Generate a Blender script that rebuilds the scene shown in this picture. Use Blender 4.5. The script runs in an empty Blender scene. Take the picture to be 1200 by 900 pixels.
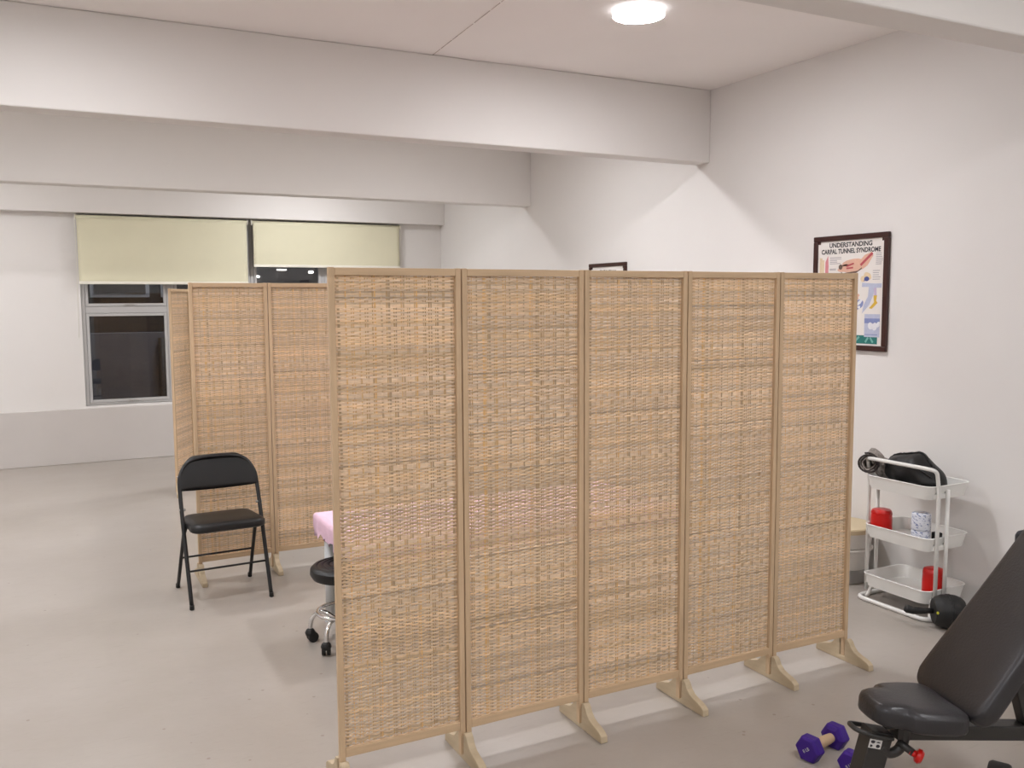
import bpy, bmesh, math, random
from mathutils import Vector, Matrix, Euler
random.seed(7)
C = bpy.context.scene.collection
PI = math.pi

# ------------------------------------------------------------------ camera, world, exposure
cd = bpy.data.cameras.new('camera'); cam = bpy.data.objects.new('camera', cd); C.objects.link(cam)
cd.sensor_fit = 'HORIZONTAL'; cd.sensor_width = 36.0; cd.lens = 36.0 * 1063.868 / 1200.0
yaw, pitch, roll = math.radians(27.3224), math.radians(-5.31875), math.radians(-0.323079)
fw = Vector((math.sin(yaw) * math.cos(pitch), math.cos(yaw) * math.cos(pitch), math.sin(pitch)))
r0 = Vector((math.cos(yaw), -math.sin(yaw), 0)); u0 = r0.cross(fw)
rt = math.cos(roll) * r0 + math.sin(roll) * u0; up = -math.sin(roll) * r0 + math.cos(roll) * u0
cam.matrix_world = Matrix(((rt.x, up.x, -fw.x, 0), (rt.y, up.y, -fw.y, 0), (rt.z, up.z, -fw.z, 1.69), (0, 0, 0, 1)))
cd.clip_start = 0.05
bpy.context.scene.camera = cam
W = bpy.data.worlds.new('night_sky'); bpy.context.scene.world = W; W.use_nodes = True
W.node_tree.nodes['Background'].inputs[0].default_value = (0.010, 0.012, 0.020, 1)
W.node_tree.nodes['Background'].inputs[1].default_value = 0.4
vs = bpy.context.scene.view_settings
vs.view_transform = 'Standard'; vs.look = 'None'; vs.gamma = 1.0; vs.use_curve_mapping = False
vs.exposure = 0.0
LAMP = 196.0
# unseen point light added outside to brighten the neighbouring wall behind the panes
fill = bpy.data.lights.new('outside_fill', 'POINT'); fill.energy = 290; fill.color = (0.74, 0.84, 1.0); fill.shadow_soft_size = 0.2
fill_ob = bpy.data.objects.new('outside_fill', fill); fill_ob.location = (2.2, 12.3, 4.4); C.objects.link(fill_ob)

# ------------------------------------------------------------------ materials
def srgb(r, g, b):
    f = lambda c: (c / 255 / 12.92) if c / 255 <= 0.04045 else ((c / 255 + 0.055) / 1.055) ** 2.4
    return (f(r), f(g), f(b), 1)
def mat(name, col, rough=0.5, metal=0.0, spec=0.5, bump=0.0, bscale=60.0, var=0.0, vscale=6.0, stretch=(1, 1, 1), coat=0.0):
    m = bpy.data.materials.new(name); m.use_nodes = True
    nt = m.node_tree; b = nt.nodes['Principled BSDF']
    b.inputs['Base Color'].default_value = col; b.inputs['Roughness'].default_value = rough
    b.inputs['Metallic'].default_value = metal; b.inputs['Specular IOR Level'].default_value = spec
    b.inputs['Coat Weight'].default_value = coat
    if bump or var:
        tc = nt.nodes.new('ShaderNodeTexCoord'); mp = nt.nodes.new('ShaderNodeMapping')
        nt.links.new(tc.outputs['Object'], mp.inputs[0]); mp.inputs['Scale'].default_value = stretch
    if bump:
        n = nt.nodes.new('ShaderNodeTexNoise'); n.inputs['Scale'].default_value = bscale; n.inputs['Detail'].default_value = 4
        nt.links.new(mp.outputs[0], n.inputs['Vector'])
        bp = nt.nodes.new('ShaderNodeBump'); bp.inputs['Strength'].default_value = bump; bp.inputs['Distance'].default_value = 0.01
        nt.links.new(n.outputs['Fac'], bp.inputs['Height']); nt.links.new(bp.outputs[0], b.inputs['Normal'])
    if var:
        n = nt.nodes.new('ShaderNodeTexNoise'); n.inputs['Scale'].default_value = vscale; n.inputs['Detail'].default_value = 5
        nt.links.new(mp.outputs[0], n.inputs['Vector'])
        r = nt.nodes.new('ShaderNodeValToRGB'); r.color_ramp.elements[0].position = 0.3; r.color_ramp.elements[1].position = 0.7
        r.color_ramp.elements[0].color = tuple(c * (1 - var) for c in col[:3]) + (1,)
        r.color_ramp.elements[1].color = tuple(min(1, c * (1 + var)) for c in col[:3]) + (1,)
        nt.links.new(n.outputs['Fac'], r.inputs[0]); nt.links.new(r.outputs[0], b.inputs['Base Color'])
    return m
M = {}
M['wall'] = mat('painted_plaster', srgb(227, 223, 219), 0.65, spec=0.25, bump=0.06, bscale=9, var=0.012, vscale=1.6)
M['dado'] = mat('lower_wall_paint', srgb(201, 195, 190), 0.6, spec=0.25, bump=0.06, bscale=9, var=0.02, vscale=2)
M['ceil'] = mat('ceiling_paint', srgb(246, 241, 237), 0.8, spec=0.15, bump=0.05, bscale=7, var=0.015, vscale=1.2)
M['wood'] = mat('pale_pine', srgb(200, 172, 139), 0.55, spec=0.3, bump=0.05, bscale=40, var=0.09, vscale=5, stretch=(9, 9, 0.8))
M['wood_h'] = mat('pale_pine_rail', srgb(200, 172, 139), 0.55, spec=0.3, bump=0.05, bscale=40, var=0.09, vscale=5, stretch=(0.8, 9, 9))
M['wood_foot'] = mat('raw_pine_foot', srgb(192, 174, 146), 0.6, spec=0.25, bump=0.04, bscale=30, var=0.07, vscale=8, stretch=(3, 1, 6))
M['black_metal'] = mat('black_powder_coat', srgb(15, 14, 15), 0.42, spec=0.5, bump=0.04, bscale=300)
M['black_vinyl'] = mat('black_vinyl', srgb(18, 17, 17), 0.42, spec=0.4, bump=0.08, bscale=170)
M['bench_vinyl'] = mat('bench_vinyl', srgb(40, 38, 40), 0.36, spec=0.5, bump=0.10, bscale=120, var=0.12, vscale=9)
M['bench_metal'] = mat('bench_steel', srgb(44, 42, 40), 0.4, spec=0.5, bump=0.05, bscale=260)
M['rubber'] = mat('black_rubber', srgb(28, 27, 26), 0.55, spec=0.4, bump=0.05, bscale=140)
M['chrome'] = mat('chrome', (0.78, 0.78, 0.78, 1), 0.14, metal=1.0)
M['steel'] = mat('brushed_steel', (0.45, 0.44, 0.43, 1), 0.35, metal=1.0)
M['white_metal'] = mat('white_enamel', srgb(226, 224, 219), 0.35, spec=0.5, bump=0.02, bscale=200)
M['white_plastic'] = mat('white_plastic', srgb(222, 218, 212), 0.45, spec=0.4, bump=0.02, bscale=120)
M['grey_white'] = mat('grey_white_leg', srgb(200, 202, 202), 0.4, spec=0.4, bump=0.02, bscale=120)
M['beige'] = mat('beige_lid', srgb(208, 190, 156), 0.5, bump=0.03, bscale=60, var=0.04)
M['red'] = mat('red_plastic', srgb(196, 18, 12), 0.28, spec=0.5, var=0.05, vscale=20)
M['pink'] = mat('pink_cotton', srgb(236, 200, 218), 0.85, spec=0.15, bump=0.2, bscale=90, var=0.03, vscale=14)
M['purple'] = mat('purple_vinyl', srgb(58, 22, 128), 0.5, spec=0.4, bump=0.06, bscale=240)
M['sleeve'] = mat('cream_handle_sleeve', srgb(196, 166, 132), 0.6, bump=0.03, bscale=80, var=0.06, vscale=30)
M['blind'] = mat('cream_blind_cloth', srgb(220, 215, 188), 0.8, spec=0.15, bump=0.05, bscale=500, var=0.02, vscale=3)
M['blind_bar'] = mat('white_blind_bar', srgb(236, 232, 218), 0.45)
M['alu'] = mat('grey_painted_frame', srgb(186, 184, 182), 0.45, spec=0.4, bump=0.02, bscale=90)
M['dark_gap'] = mat('dark_track', srgb(52, 44, 34), 0.6, bump=0.05, bscale=40)
M['frame'] = mat('mahogany_frame', srgb(58, 26, 20), 0.38, spec=0.5, bump=0.04, bscale=50, var=0.15, vscale=14, stretch=(4, 1, 1))
M['paper'] = mat('poster_paper', srgb(232, 226, 220), 0.5, spec=0.3, var=0.01, vscale=4)
M['ink'] = mat('black_ink', srgb(40, 38, 44), 0.7, var=0.02)
M['sticker'] = mat('white_sticker', srgb(214, 212, 208), 0.4, var=0.02, vscale=80)
M['navy'] = mat('dark_navy_foam', srgb(20, 24, 34), 0.6, bump=0.08, bscale=200)
M['lime'] = mat('lime_cap', srgb(190, 190, 50), 0.4, var=0.03)
M['crack'] = mat('seam_filler', srgb(196, 184, 175), 0.8, var=0.3, vscale=11)
M['outside'] = mat('neighbour_render', srgb(128, 126, 130), 0.85, bump=0.1, bscale=20, var=0.05)
M['outside_dark'] = mat('neighbour_panel', srgb(44, 42, 42), 0.85, bump=0.1, bscale=20, var=0.1)
def printed(name, r, g, b): return mat(name, srgb(r, g, b), 0.55, spec=0.3, var=0.05, vscale=60)

# floor: pale grey screed with a worn satin seal
def floor_mat():
    m = bpy.data.materials.new('sealed_screed'); m.use_nodes = True; nt = m.node_tree; b = nt.nodes['Principled BSDF']
    N = nt.nodes.new; L = nt.links.new
    tc = N('ShaderNodeTexCoord')
    n1 = N('ShaderNodeTexNoise'); n1.inputs['Scale'].default_value = 1.1; n1.inputs['Detail'].default_value = 7; n1.inputs['Roughness'].default_value = 0.62
    L(tc.outputs['Object'], n1.inputs['Vector'])
    r = N('ShaderNodeValToRGB'); e = r.color_ramp.elements
    e[0].position = 0.3; e[0].color = srgb(162, 153, 143); e[1].position = 0.7; e[1].color = srgb(173, 165, 157)
    L(n1.outputs['Fac'], r.inputs[0])
    # small scuffs
    mp = N('ShaderNodeMapping'); mp.inputs['Scale'].default_value = (4.0, 22.0, 1); mp.inputs['Rotation'].default_value = (0, 0, 0.35); L(tc.outputs['Object'], mp.inputs[0])
    n2 = N('ShaderNodeTexNoise'); n2.inputs['Scale'].default_value = 3.4; n2.inputs['Detail'].default_value = 6; n2.inputs['Distortion'].default_value = 0.6; L(mp.outputs[0], n2.inputs['Vector'])
    r2 = N('ShaderNodeValToRGB'); r2.color_ramp.elements[0].position = 0.61; r2.color_ramp.elements[1].position = 0.76
    r2.color_ramp.elements[0].color = (0, 0, 0, 1); r2.color_ramp.elements[1].color = (0.30, 0.30, 0.30, 1); L(n2.outputs['Fac'], r2.inputs[0])
    mx = N('ShaderNodeMix'); mx.data_type = 'RGBA'; L(r2.outputs[0], mx.inputs['Factor']); L(r.outputs[0], mx.inputs[6]); mx.inputs[7].default_value = srgb(142, 130, 116)
    v = N('ShaderNodeTexVoronoi'); v.inputs['Scale'].default_value = 7.0; L(tc.outputs['Object'], v.inputs['Vector'])
    r3 = N('ShaderNodeValToRGB'); r3.color_ramp.elements[0].position = 0.042; r3.color_ramp.elements[1].position = 0.056
    r3.color_ramp.elements[0].color = (0.5, 0.5, 0.5, 1); r3.color_ramp.elements[1].color = (0, 0, 0, 1); L(v.outputs['Distance'], r3.inputs[0])
    mx2 = N('ShaderNodeMix'); mx2.data_type = 'RGBA'; L(r3.outputs[0], mx2.inputs['Factor']); L(mx.outputs[2], mx2.inputs[6]); mx2.inputs[7].default_value = srgb(120, 104, 90)
    L(mx2.outputs[2], b.inputs['Base Color'])
    n3 = N('ShaderNodeTexNoise'); n3.inputs['Scale'].default_value = 2.4; n3.inputs['Detail'].default_value = 5; L(tc.outputs['Object'], n3.inputs['Vector'])
    mr = N('ShaderNodeMapRange'); mr.inputs[3].default_value = 0.285; mr.inputs[4].default_value = 0.345; L(n3.outputs['Fac'], mr.inputs[0]); L(mr.outputs[0], b.inputs['Roughness'])
    n4 = N('ShaderNodeTexNoise'); n4.inputs['Scale'].default_value = 16; n4.inputs['Detail'].default_value = 5; L(tc.outputs['Object'], n4.inputs['Vector'])
    bp = N('ShaderNodeBump'); bp.inputs['Strength'].default_value = 0.09; bp.inputs['Distance'].default_value = 0.01; L(n4.outputs['Fac'], bp.inputs['Height']); L(bp.outputs[0], b.inputs['Normal'])
    b.inputs['Specular IOR Level'].default_value = 0.4
    return m
M['floor'] = floor_mat()

def emit(name, col, s):
    m = bpy.data.materials.new(name); m.use_nodes = True; nt = m.node_tree
    b = nt.nodes['Principled BSDF']; b.inputs['Base Color'].default_value = (0.8, 0.8, 0.8, 1)
    b.inputs['Emission Color'].default_value = col; b.inputs['Emission Strength'].default_value = s
    return m
M['lamp_rim'] = emit('lamp_drum_side', (0.96, 0.97, 1.0, 1), 2.2)
M['lamp'] = emit('lamp_diffuser', (0.948, 0.960, 1.0, 1), LAMP)

def glass():
    m = bpy.data.materials.new('window_glass'); m.use_nodes = True; nt = m.node_tree; nt.nodes.remove(nt.nodes['Principled BSDF'])
    o = nt.nodes['Material Output']; t = nt.nodes.new('ShaderNodeBsdfTransparent'); t.inputs[0].default_value = (0.82, 0.82, 0.82, 1)
    g = nt.nodes.new('ShaderNodeBsdfGlossy'); g.inputs['Roughness'].default_value = 0.01
    f = nt.nodes.new('ShaderNodeFresnel'); f.inputs[0].default_value = 1.45
    mu = nt.nodes.new('ShaderNodeMath'); mu.operation = 'MULTIPLY'; mu.inputs[1].default_value = 1.8
    nt.links.new(f.outputs[0], mu.inputs[0])
    mx = nt.nodes.new('ShaderNodeMixShader'); nt.links.new(mu.outputs[0], mx.inputs[0]); nt.links.new(t.outputs[0], mx.inputs[1]); nt.links.new(g.outputs[0], mx.inputs[2])
    nt.links.new(mx.outputs[0], o.inputs[0]); return m
M['glass'] = glass()

def rattan():
    # every strip carries its own tint (attribute), broken up by a fine streak noise; thin strips let a little light through
    m = bpy.data.materials.new('rattan_strip'); m.use_nodes = True; nt = m.node_tree; N = nt.nodes.new; L = nt.links.new
    b = nt.nodes['Principled BSDF']; o = nt.nodes['Material Output']
    a = N('ShaderNodeAttribute'); a.attribute_name = 'tint'
    tc = N('ShaderNodeTexCoord'); mp = N('ShaderNodeMapping'); mp.inputs['Scale'].default_value = (16, 16, 160); L(tc.outputs['Object'], mp.inputs[0])
    n = N('ShaderNodeTexNoise'); n.inputs['Scale'].default_value = 1.0; n.inputs['Detail'].default_value = 3; L(mp.outputs[0], n.inputs['Vector'])
    mr = N('ShaderNodeMapRange'); mr.inputs[1].default_value = 0.25; mr.inputs[2].default_value = 0.75; mr.inputs[3].default_value = 0.80; mr.inputs[4].default_value = 1.16
    L(n.outputs['Fac'], mr.inputs[0])
    mx = N('ShaderNodeMix'); mx.data_type = 'RGBA'; mx.blend_type = 'MULTIPLY'; mx.inputs['Factor'].default_value = 1.0
    L(a.outputs['Color'], mx.inputs[6]); L(mr.outputs[0], mx.inputs[7])
    L(mx.outputs[2], b.inputs['Base Color']); b.inputs['Roughness'].default_value = 0.42; b.inputs['Specular IOR Level'].default_value = 0.4
    t = N('ShaderNodeBsdfTranslucent'); L(mx.outputs[2], t.inputs[0])
    ms = N('ShaderNodeMixShader'); ms.inputs[0].default_value = 0.15; L(b.outputs[0], ms.inputs[1]); L(t.outputs[0], ms.inputs[2]); L(ms.outputs[0], o.inputs[0])
    return m
M['rattan'] = rattan()

# ------------------------------------------------------------------ helpers
def link_mesh(name, me, m, parent=None):
    o = bpy.data.objects.new(name, me); C.objects.link(o)
    for mm in (m if isinstance(m, (list, tuple)) else [m]): me.materials.append(mm)
    if parent: o.parent = parent
    return o
def obj(name, bm, m, parent=None, smooth=False, bevel=0.0, seg=2):
    bmesh.ops.recalc_face_normals(bm, faces=bm.faces[:])
    if smooth:
        for f in bm.faces: f.smooth = True
    me = bpy.data.meshes.new(name); bm.to_mesh(me); bm.free()
    o = link_mesh(name, me, m, parent)
    if bevel:
        md = o.modifiers.new('edge', 'BEVEL'); md.width = bevel; md.segments = seg; md.limit_method = 'ANGLE'; md.angle_limit = 0.7
    return o
def box(bm, x0, x1, y0, y1, z0, z1, mi=0):
    v = [bm.verts.new(p) for p in ((x0,y0,z0),(x1,y0,z0),(x1,y1,z0),(x0,y1,z0),(x0,y0,z1),(x1,y0,z1),(x1,y1,z1),(x0,y1,z1))]
    for q in ((0,3,2,1),(4,5,6,7),(0,1,5,4),(1,2,6,5),(2,3,7,6),(3,0,4,7)):
        f = bm.faces.new([v[i] for i in q]); f.material_index = mi
    return v
def boxo(name, dims, m, parent=None, bevel=0.0, seg=2):
    bm = bmesh.new(); box(bm, *dims); return obj(name, bm, m, parent, bevel=bevel, seg=seg)
def smooth_path(pts, n=5, closed=False):
    P = [Vector(p) for p in pts]; out = []; N = len(P)
    rng = range(N) if closed else range(N - 1)
    for i in rng:
        if closed: a, b, c, d = P[(i-1) % N], P[i], P[(i+1) % N], P[(i+2) % N]
        else: a, b, c, d = P[max(i-1, 0)], P[i], P[i+1], P[min(i+2, N-1)]
        for k in range(n):
            t = k / n
            out.append(0.5 * ((2*b) + (c-a)*t + (2*a-5*b+4*c-d)*t*t + (3*b-a-3*c+d)*t**3))
    if not closed: out.append(P[-1])
    return out
def round_path(pts, r, n=5, closed=False):
    P = [Vector(p) for p in pts]; out = []; N = len(P)
    for i in range(N):
        if not closed and i in (0, N-1): out.append(P[i]); continue
        a, b, c = P[(i-1) % N], P[i], P[(i+1) % N]
        d1 = (a-b); d2 = (c-b); rr = min(r, d1.length*0.49, d2.length*0.49)
        p, q = b + d1.normalized()*rr, b + d2.normalized()*rr
        for k in range(n+1):
            t = k/n; out.append((1-t)**2*p + 2*t*(1-t)*b + t*t*q)
    return out
def tube(bm, pts, rad, seg=10, closed=False, caps=True):
    P = [Vector(p) for p in pts]; N = len(P); rings = []
    rads = rad if isinstance(rad, (list, tuple)) else [rad]*N
    prev = None
    for i in range(N):
        if closed: t = (P[(i+1) % N]-P[(i-1) % N]).normalized()
        else: t = (P[min(i+1, N-1)]-P[max(i-1, 0)]).normalized()
        if prev is None:
            ref = Vector((0,0,1)) if abs(t.z) < 0.9 else Vector((1,0,0)); nrm = t.cross(ref).normalized()
        else: nrm = (prev - t*prev.dot(t)).normalized()
        prev = nrm; bn = t.cross(nrm)
        rings.append([bm.verts.new(P[i] + rads[i]*(math.cos(2*PI*k/seg)*nrm + math.sin(2*PI*k/seg)*bn)) for k in range(seg)])
    for i in range(N if closed else N-1):
        A, B = rings[i], rings[(i+1) % N]
        for k in range(seg): bm.faces.new((A[k], A[(k+1) % seg], B[(k+1) % seg], B[k]))
    if caps and not closed:
        bm.faces.new(rings[0][::-1]); bm.faces.new(rings[-1])
def tubeo(name, pts, rad, m, parent=None, seg=10, closed=False):
    bm = bmesh.new(); tube(bm, pts, rad, seg, closed); return obj(name, bm, m, parent, smooth=True)
def lathe(bm, prof, seg=32, mtx=None, capb=True, capt=True):
    rings = []
    for r, z in prof:
        ring = []
        for k in range(seg):
            p = Vector((r*math.cos(2*PI*k/seg), r*math.sin(2*PI*k/seg), z))
            ring.append(bm.verts.new(mtx @ p if mtx else p))
        rings.append(ring)
    for A, B in zip(rings, rings[1:]):
        for k in range(seg): bm.faces.new((A[k], A[(k+1) % seg], B[(k+1) % seg], B[k]))
    if capb: bm.faces.new(rings[0][::-1])
    if capt: bm.faces.new(rings[-1])
def latheo(name, prof, m, parent=None, seg=32, mtx=None, smooth=True, bevel=0):
    bm = bmesh.new(); lathe(bm, prof, seg, mtx); o = obj(name, bm, m, parent, smooth=smooth, bevel=bevel)
    if smooth: auto(o)
    return o
def auto(o, ang=0.6):
    me = o.data
    bm = bmesh.new(); bm.from_mesh(me)
    for e in bm.edges:
        if len(e.link_faces) == 2 and e.calc_face_angle() > ang: e.smooth = False
    for f in bm.faces: f.smooth = True
    bm.to_mesh(me); bm.free(); return o
def prism(bm, poly, axis, a, b, mi=0):
    # polygon in a plane swept along an axis: axis 'x': poly=(y,z), 'y': (x,z), 'z': (x,y)
    def P(p, t): return (t, p[0], p[1]) if axis == 'x' else (p[0], t, p[1]) if axis == 'y' else (p[0], p[1], t)
    A = [bm.verts.new(P(p, a)) for p in poly]; B = [bm.verts.new(P(p, b)) for p in poly]
    n = len(poly)
    fs = [bm.faces.new(A[::-1]), bm.faces.new(B)]
    for i in range(n): fs.append(bm.faces.new((A[i], A[(i+1) % n], B[(i+1) % n], B[i])))
    for f in fs: f.material_index = mi
def thing(name, label, cat, loc=(0,0,0), rotz=0.0, group=None):
    o = bpy.data.objects.new(name, None); C.objects.link(o); o.empty_display_size = 0.1
    o.location = loc; o.rotation_euler = (0, 0, rotz); o['label'] = label; o['category'] = cat
    if group: o['group'] = group
    return o
def tag(o, label, cat, group=None):
    o['label'] = label; o['category'] = cat
    if group: o['group'] = group
    return o
def struct(name, o):
    o.name = name; o['kind'] = 'structure'; return o
def sbox(name, dims, m, bevel=0.0):
    return struct(name, boxo(name, dims, m, bevel=bevel))
def dup(root, loc, rotz=None, label=None):
    r = root.copy(); C.objects.link(r); r.location = loc
    if rotz is not None: r.rotation_euler = (0, 0, rotz)
    if label: r['label'] = label
    for ch in list(root.children):
        c = ch.copy(); C.objects.link(c); c.parent = r
        for g in ch.children:
            d = g.copy(); C.objects.link(d); d.parent = c
    return r
def text(body, size, m, parent, name, mtx, align='CENTER', xs=1.0, extrude=0.0, bold=0.0):
    cu = bpy.data.curves.new(name, 'FONT'); cu.body = body; cu.size = size; cu.align_x = align; cu.align_y = 'CENTER'; cu.extrude = extrude; cu.offset = bold; cu.resolution_u = 3
    to = bpy.data.objects.new(name + '_tmp', cu); C.objects.link(to)
    dg = bpy.context.evaluated_depsgraph_get(); me = bpy.data.meshes.new_from_object(to.evaluated_get(dg))
    bpy.data.objects.remove(to); me.transform(mtx @ Matrix.Diagonal((xs, 1, 1, 1)))
    me.materials.clear()
    return link_mesh(name, me, m, parent)

# ------------------------------------------------------------------ the room
RX = 4.436; BY = 10.49; CZ = 3.21; LX = -5.2; FY = -4.5
sbox('floor', (LX-0.2, RX+0.2, FY-0.2, BY+0.3, -0.12, 0.0), M['floor'])
sbox('ceiling', (LX-0.2, RX+0.2, FY-0.2, BY+0.3, CZ, CZ+0.12), M['ceil'])
sbox('wall_right', (RX, RX+0.2, FY-0.2, BY+0.3, 0, CZ), M['wall'])
sbox('wall_left', (LX-0.2, LX, FY-0.2, BY+0.3, 0, CZ), M['wall'])
sbox('wall_front', (LX, RX, FY-0.2, FY, 0, CZ), M['wall'])
# back wall around the window strip, a deeper low part with a ledge below it
WX0, WX1, WZ0, WZ1 = 0.375, 3.885, 0.597, 2.6
bm = bmesh.new()
box(bm, LX, WX0, BY, BY+0.3, 0, CZ); box(bm, WX1, RX, BY, BY+0.3, 0, CZ)
box(bm, WX0, WX1, BY, BY+0.3, 0, WZ0); box(bm, WX0, WX1, BY, BY+0.3, WZ1, CZ)
struct('wall_back', obj('wall_back', bm, M['wall']))
sbox('trim_1', (LX, RX, BY-0.03, BY-0.0005, 0, 0.574), M['dado'], bevel=0.006)
# concrete beams across the ceiling and the soffit over the windows
sbox('trim_2', (LX, RX, 2.285, 2.455, 2.685, CZ-0.0005), M['wall'], bevel=0.008)
sbox('trim_3', (LX, RX, 5.385, 5.55, 2.687, CZ-0.0005), M['wall'], bevel=0.008)
sbox('trim_4', (LX, RX, 8.15, 8.32, 2.625, CZ-0.0005), M['wall'], bevel=0.008)
sbox('trim_5', (LX, RX, 10.36, BY-0.0005, 2.6, CZ-0.0005), M['wall'], bevel=0.006)
# hairline filled seam across the ceiling plaster
bm = bmesh.new()
rs = random.Random(3); y = 4.2
while y < 5.38:
    l = rs.uniform(0.06, 0.22); xx = 2.17 + (y-4.27)*0.065
    prism(bm, [(xx-0.0025, y), (xx+0.002, y), (xx+0.002+l*0.065, y+l), (xx-0.002+l*0.065, y+l)], 'z', CZ-0.002, CZ+0.001)
    y += l + rs.uniform(0.0, 0.03)
struct('trim_6', obj('trim_6', bm, M['crack']))

# windows: four casements in the strip, each with an awning light above
def window(i, x0, x1, tilt=0.0, mull=True):
    z0, z1 = WZ0+0.005, WZ1-0.003; yf = BY+0.03
    t0, t1 = 1.55, 1.66
    fr = bmesh.new(); w = 0.038
    box(fr, x0, x0+w, yf, yf+0.07, z0, z1); box(fr, x1-w, x1, yf, yf+0.07, z0, z1)
    box(fr, x0+w, x1-w, yf, yf+0.07, z0, z0+0.02); box(fr, x0+w, x1-w, yf, yf+0.07, z1-w, z1)
    box(fr, x0+w, x1-w, yf, yf+0.07, t0+0.02, t1-0.02)
    o = struct('window_%d' % i, obj('window_%d' % i, fr, M['alu'], bevel=0.004))
    for nm, a, b in (('casement', z0+0.022, t0+0.018), ('awning_sash', t1-0.018, z1-w-0.002)):
        s = bmesh.new(); q = 0.030; xa, xb = x0+w+0.002, x1-w-0.002
        box(s, xa, xa+q, yf-0.008, yf+0.04, a, b); box(s, xb-q, xb, yf-0.008, yf+0.04, a, b)
        box(s, xa+q, xb-q, yf-0.008, yf+0.04, a, a+q); box(s, xa+q, xb-q, yf-0.008, yf+0.04, b-q, b)
        so = obj(nm, s, M['alu'], o, bevel=0.004)
        g = bmesh.new(); box(g, xa+q-0.004, xb-q+0.004, yf+0.014, yf+0.018, a+q-0.004, b-q+0.004)
        go = obj('pane', g, M['glass'], so)
        hd = bmesh.new(); xm = (xa+xb)/2; zc = a+0.016
        box(hd, xm-0.02, xm+0.02, yf-0.022, yf-0.008, zc-0.008, zc+0.008)
        tube(hd, [(xm, yf-0.02, zc), (xm+0.03, yf-0.036, zc+0.005), (xm+0.075, yf-0.038, zc-0.004)], 0.006, 8)
        obj('handle', hd, M['steel'], so)
    return o
window(1, 0.376, 1.255)
window(2, 1.256, 2.117)
window(3, 2.118, 2.967)
window(4, 2.968, 3.884)
# what the panes look out on: a neighbouring building across a light well
nb = thing('neighbour_building', 'dim grey neighbouring wall seen through the dark window panes', 'building', (1.6, 13.2, -2.0))
boxo('wall', (-5, 5, 0, 0.3, 0, 3.27), M['outside'], nb)
boxo('upper_storey', (-5, 5, 0.4, 0.7, 3.27, 7.0), M['outside_dark'], nb)
for k in range(3):
    f = boxo('window_frame', (-1.9+k*0.9, -1.15+k*0.9, 0.36, 0.41, 3.75, 4.55), M['alu'], nb)
    boxo('pane', (-1.85+k*0.9, -1.2+k*0.9, 0.35, 0.362, 3.8, 4.5), M['dark_gap'], f)
bm = bmesh.new(); tube(bm, [(-0.16, -0.06, 0), (-0.16, -0.06, 3.2)], 0.05, 10); obj('drain_pipe', bm, M['dark_gap'], nb, smooth=True)

M['pane_glint'] = emit('glowing_pane_glint', (1, 0.97, 0.92, 1), 6.0)  # glowing bars added on the facade, standing in for bright glints in the panes
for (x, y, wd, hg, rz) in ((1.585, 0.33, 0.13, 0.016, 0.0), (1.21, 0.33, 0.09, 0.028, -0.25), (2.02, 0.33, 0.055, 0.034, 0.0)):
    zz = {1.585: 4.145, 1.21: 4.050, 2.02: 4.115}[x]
    bm = bmesh.new(); box(bm, -wd/2, wd/2, -0.02, 0.07, -hg/2, hg/2); o = obj('glint_bar', bm, M['pane_glint'], nb, bevel=0.006); o.location = (x, y, zz); o.rotation_euler = (0, -rz, 0)

# roller blinds
def blind(x0, x1, ztop, zbot, label, wr, seed):
    t = thing('roller_blind', label, 'blind', ((x0+x1)/2, 10.43, zbot), 0, 'roller blinds over the window strip')
    w = (x1-x0)/2; H = ztop-zbot; rs = random.Random(seed)
    tubeo('roller_tube', [(-w, 0, H-0.022), (w, 0, H-0.022)], 0.021, M['blind'], t, 16)
    bm = bmesh.new(); nx, nz = 40, 20; g = []
    for j in range(nz+1):
        row = []
        for i in range(nx+1):
            u, v = i/nx, j/nz
            d = wr*(math.sin(9*u+5*v+seed)*0.5+math.sin(17*u-8*v)*0.25)*math.sin(PI*v)
            row.append(bm.verts.new(((-w+0.012+u*(2*w-0.024)), -0.022+d, 0.012+v*(H-0.036))))
        g.append(row)
    for j in range(nz):
        for i in range(nx): bm.faces.new((g[j][i], g[j][i+1], g[j+1][i+1], g[j+1][i]))
    cl = obj('blind_cloth', bm, M['blind'], t, smooth=True)
    md = cl.modifiers.new('thick', 'SOLIDIFY'); md.thickness = 0.0012
    boxo('bottom_bar', (-w+0.01, w-0.01, -0.03, -0.014, 0.0, 0.03), M['blind_bar'], t, bevel=0.004)
    for s in (-1, 1): boxo('bracket', (s*w-0.004, s*w+0.004, -0.024, 0.03, H-0.05, H+0.004), M['blind_bar'], t)
    tubeo('pull_cord', [(-w-0.006 if seed == 1 else w+0.006, -0.02, H-0.03), (-w-0.003 if seed == 1 else w+0.006, -0.02, H*0.5), (-w-0.012 if seed == 1 else w+0.004, -0.015, H-0.60 if seed == 2 else -0.55)], 0.0025, M['blind_bar'], t, 6)
    return t
blind(0.352, 2.083, 2.583, 1.872, 'longer cream roller blind pulled down over the casement window', 0.002, 1)
blind(2.128, 3.878, 2.583, 2.068, 'shorter cream roller blind with faint creases beside the dark gap', 0.006, 2)

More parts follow.
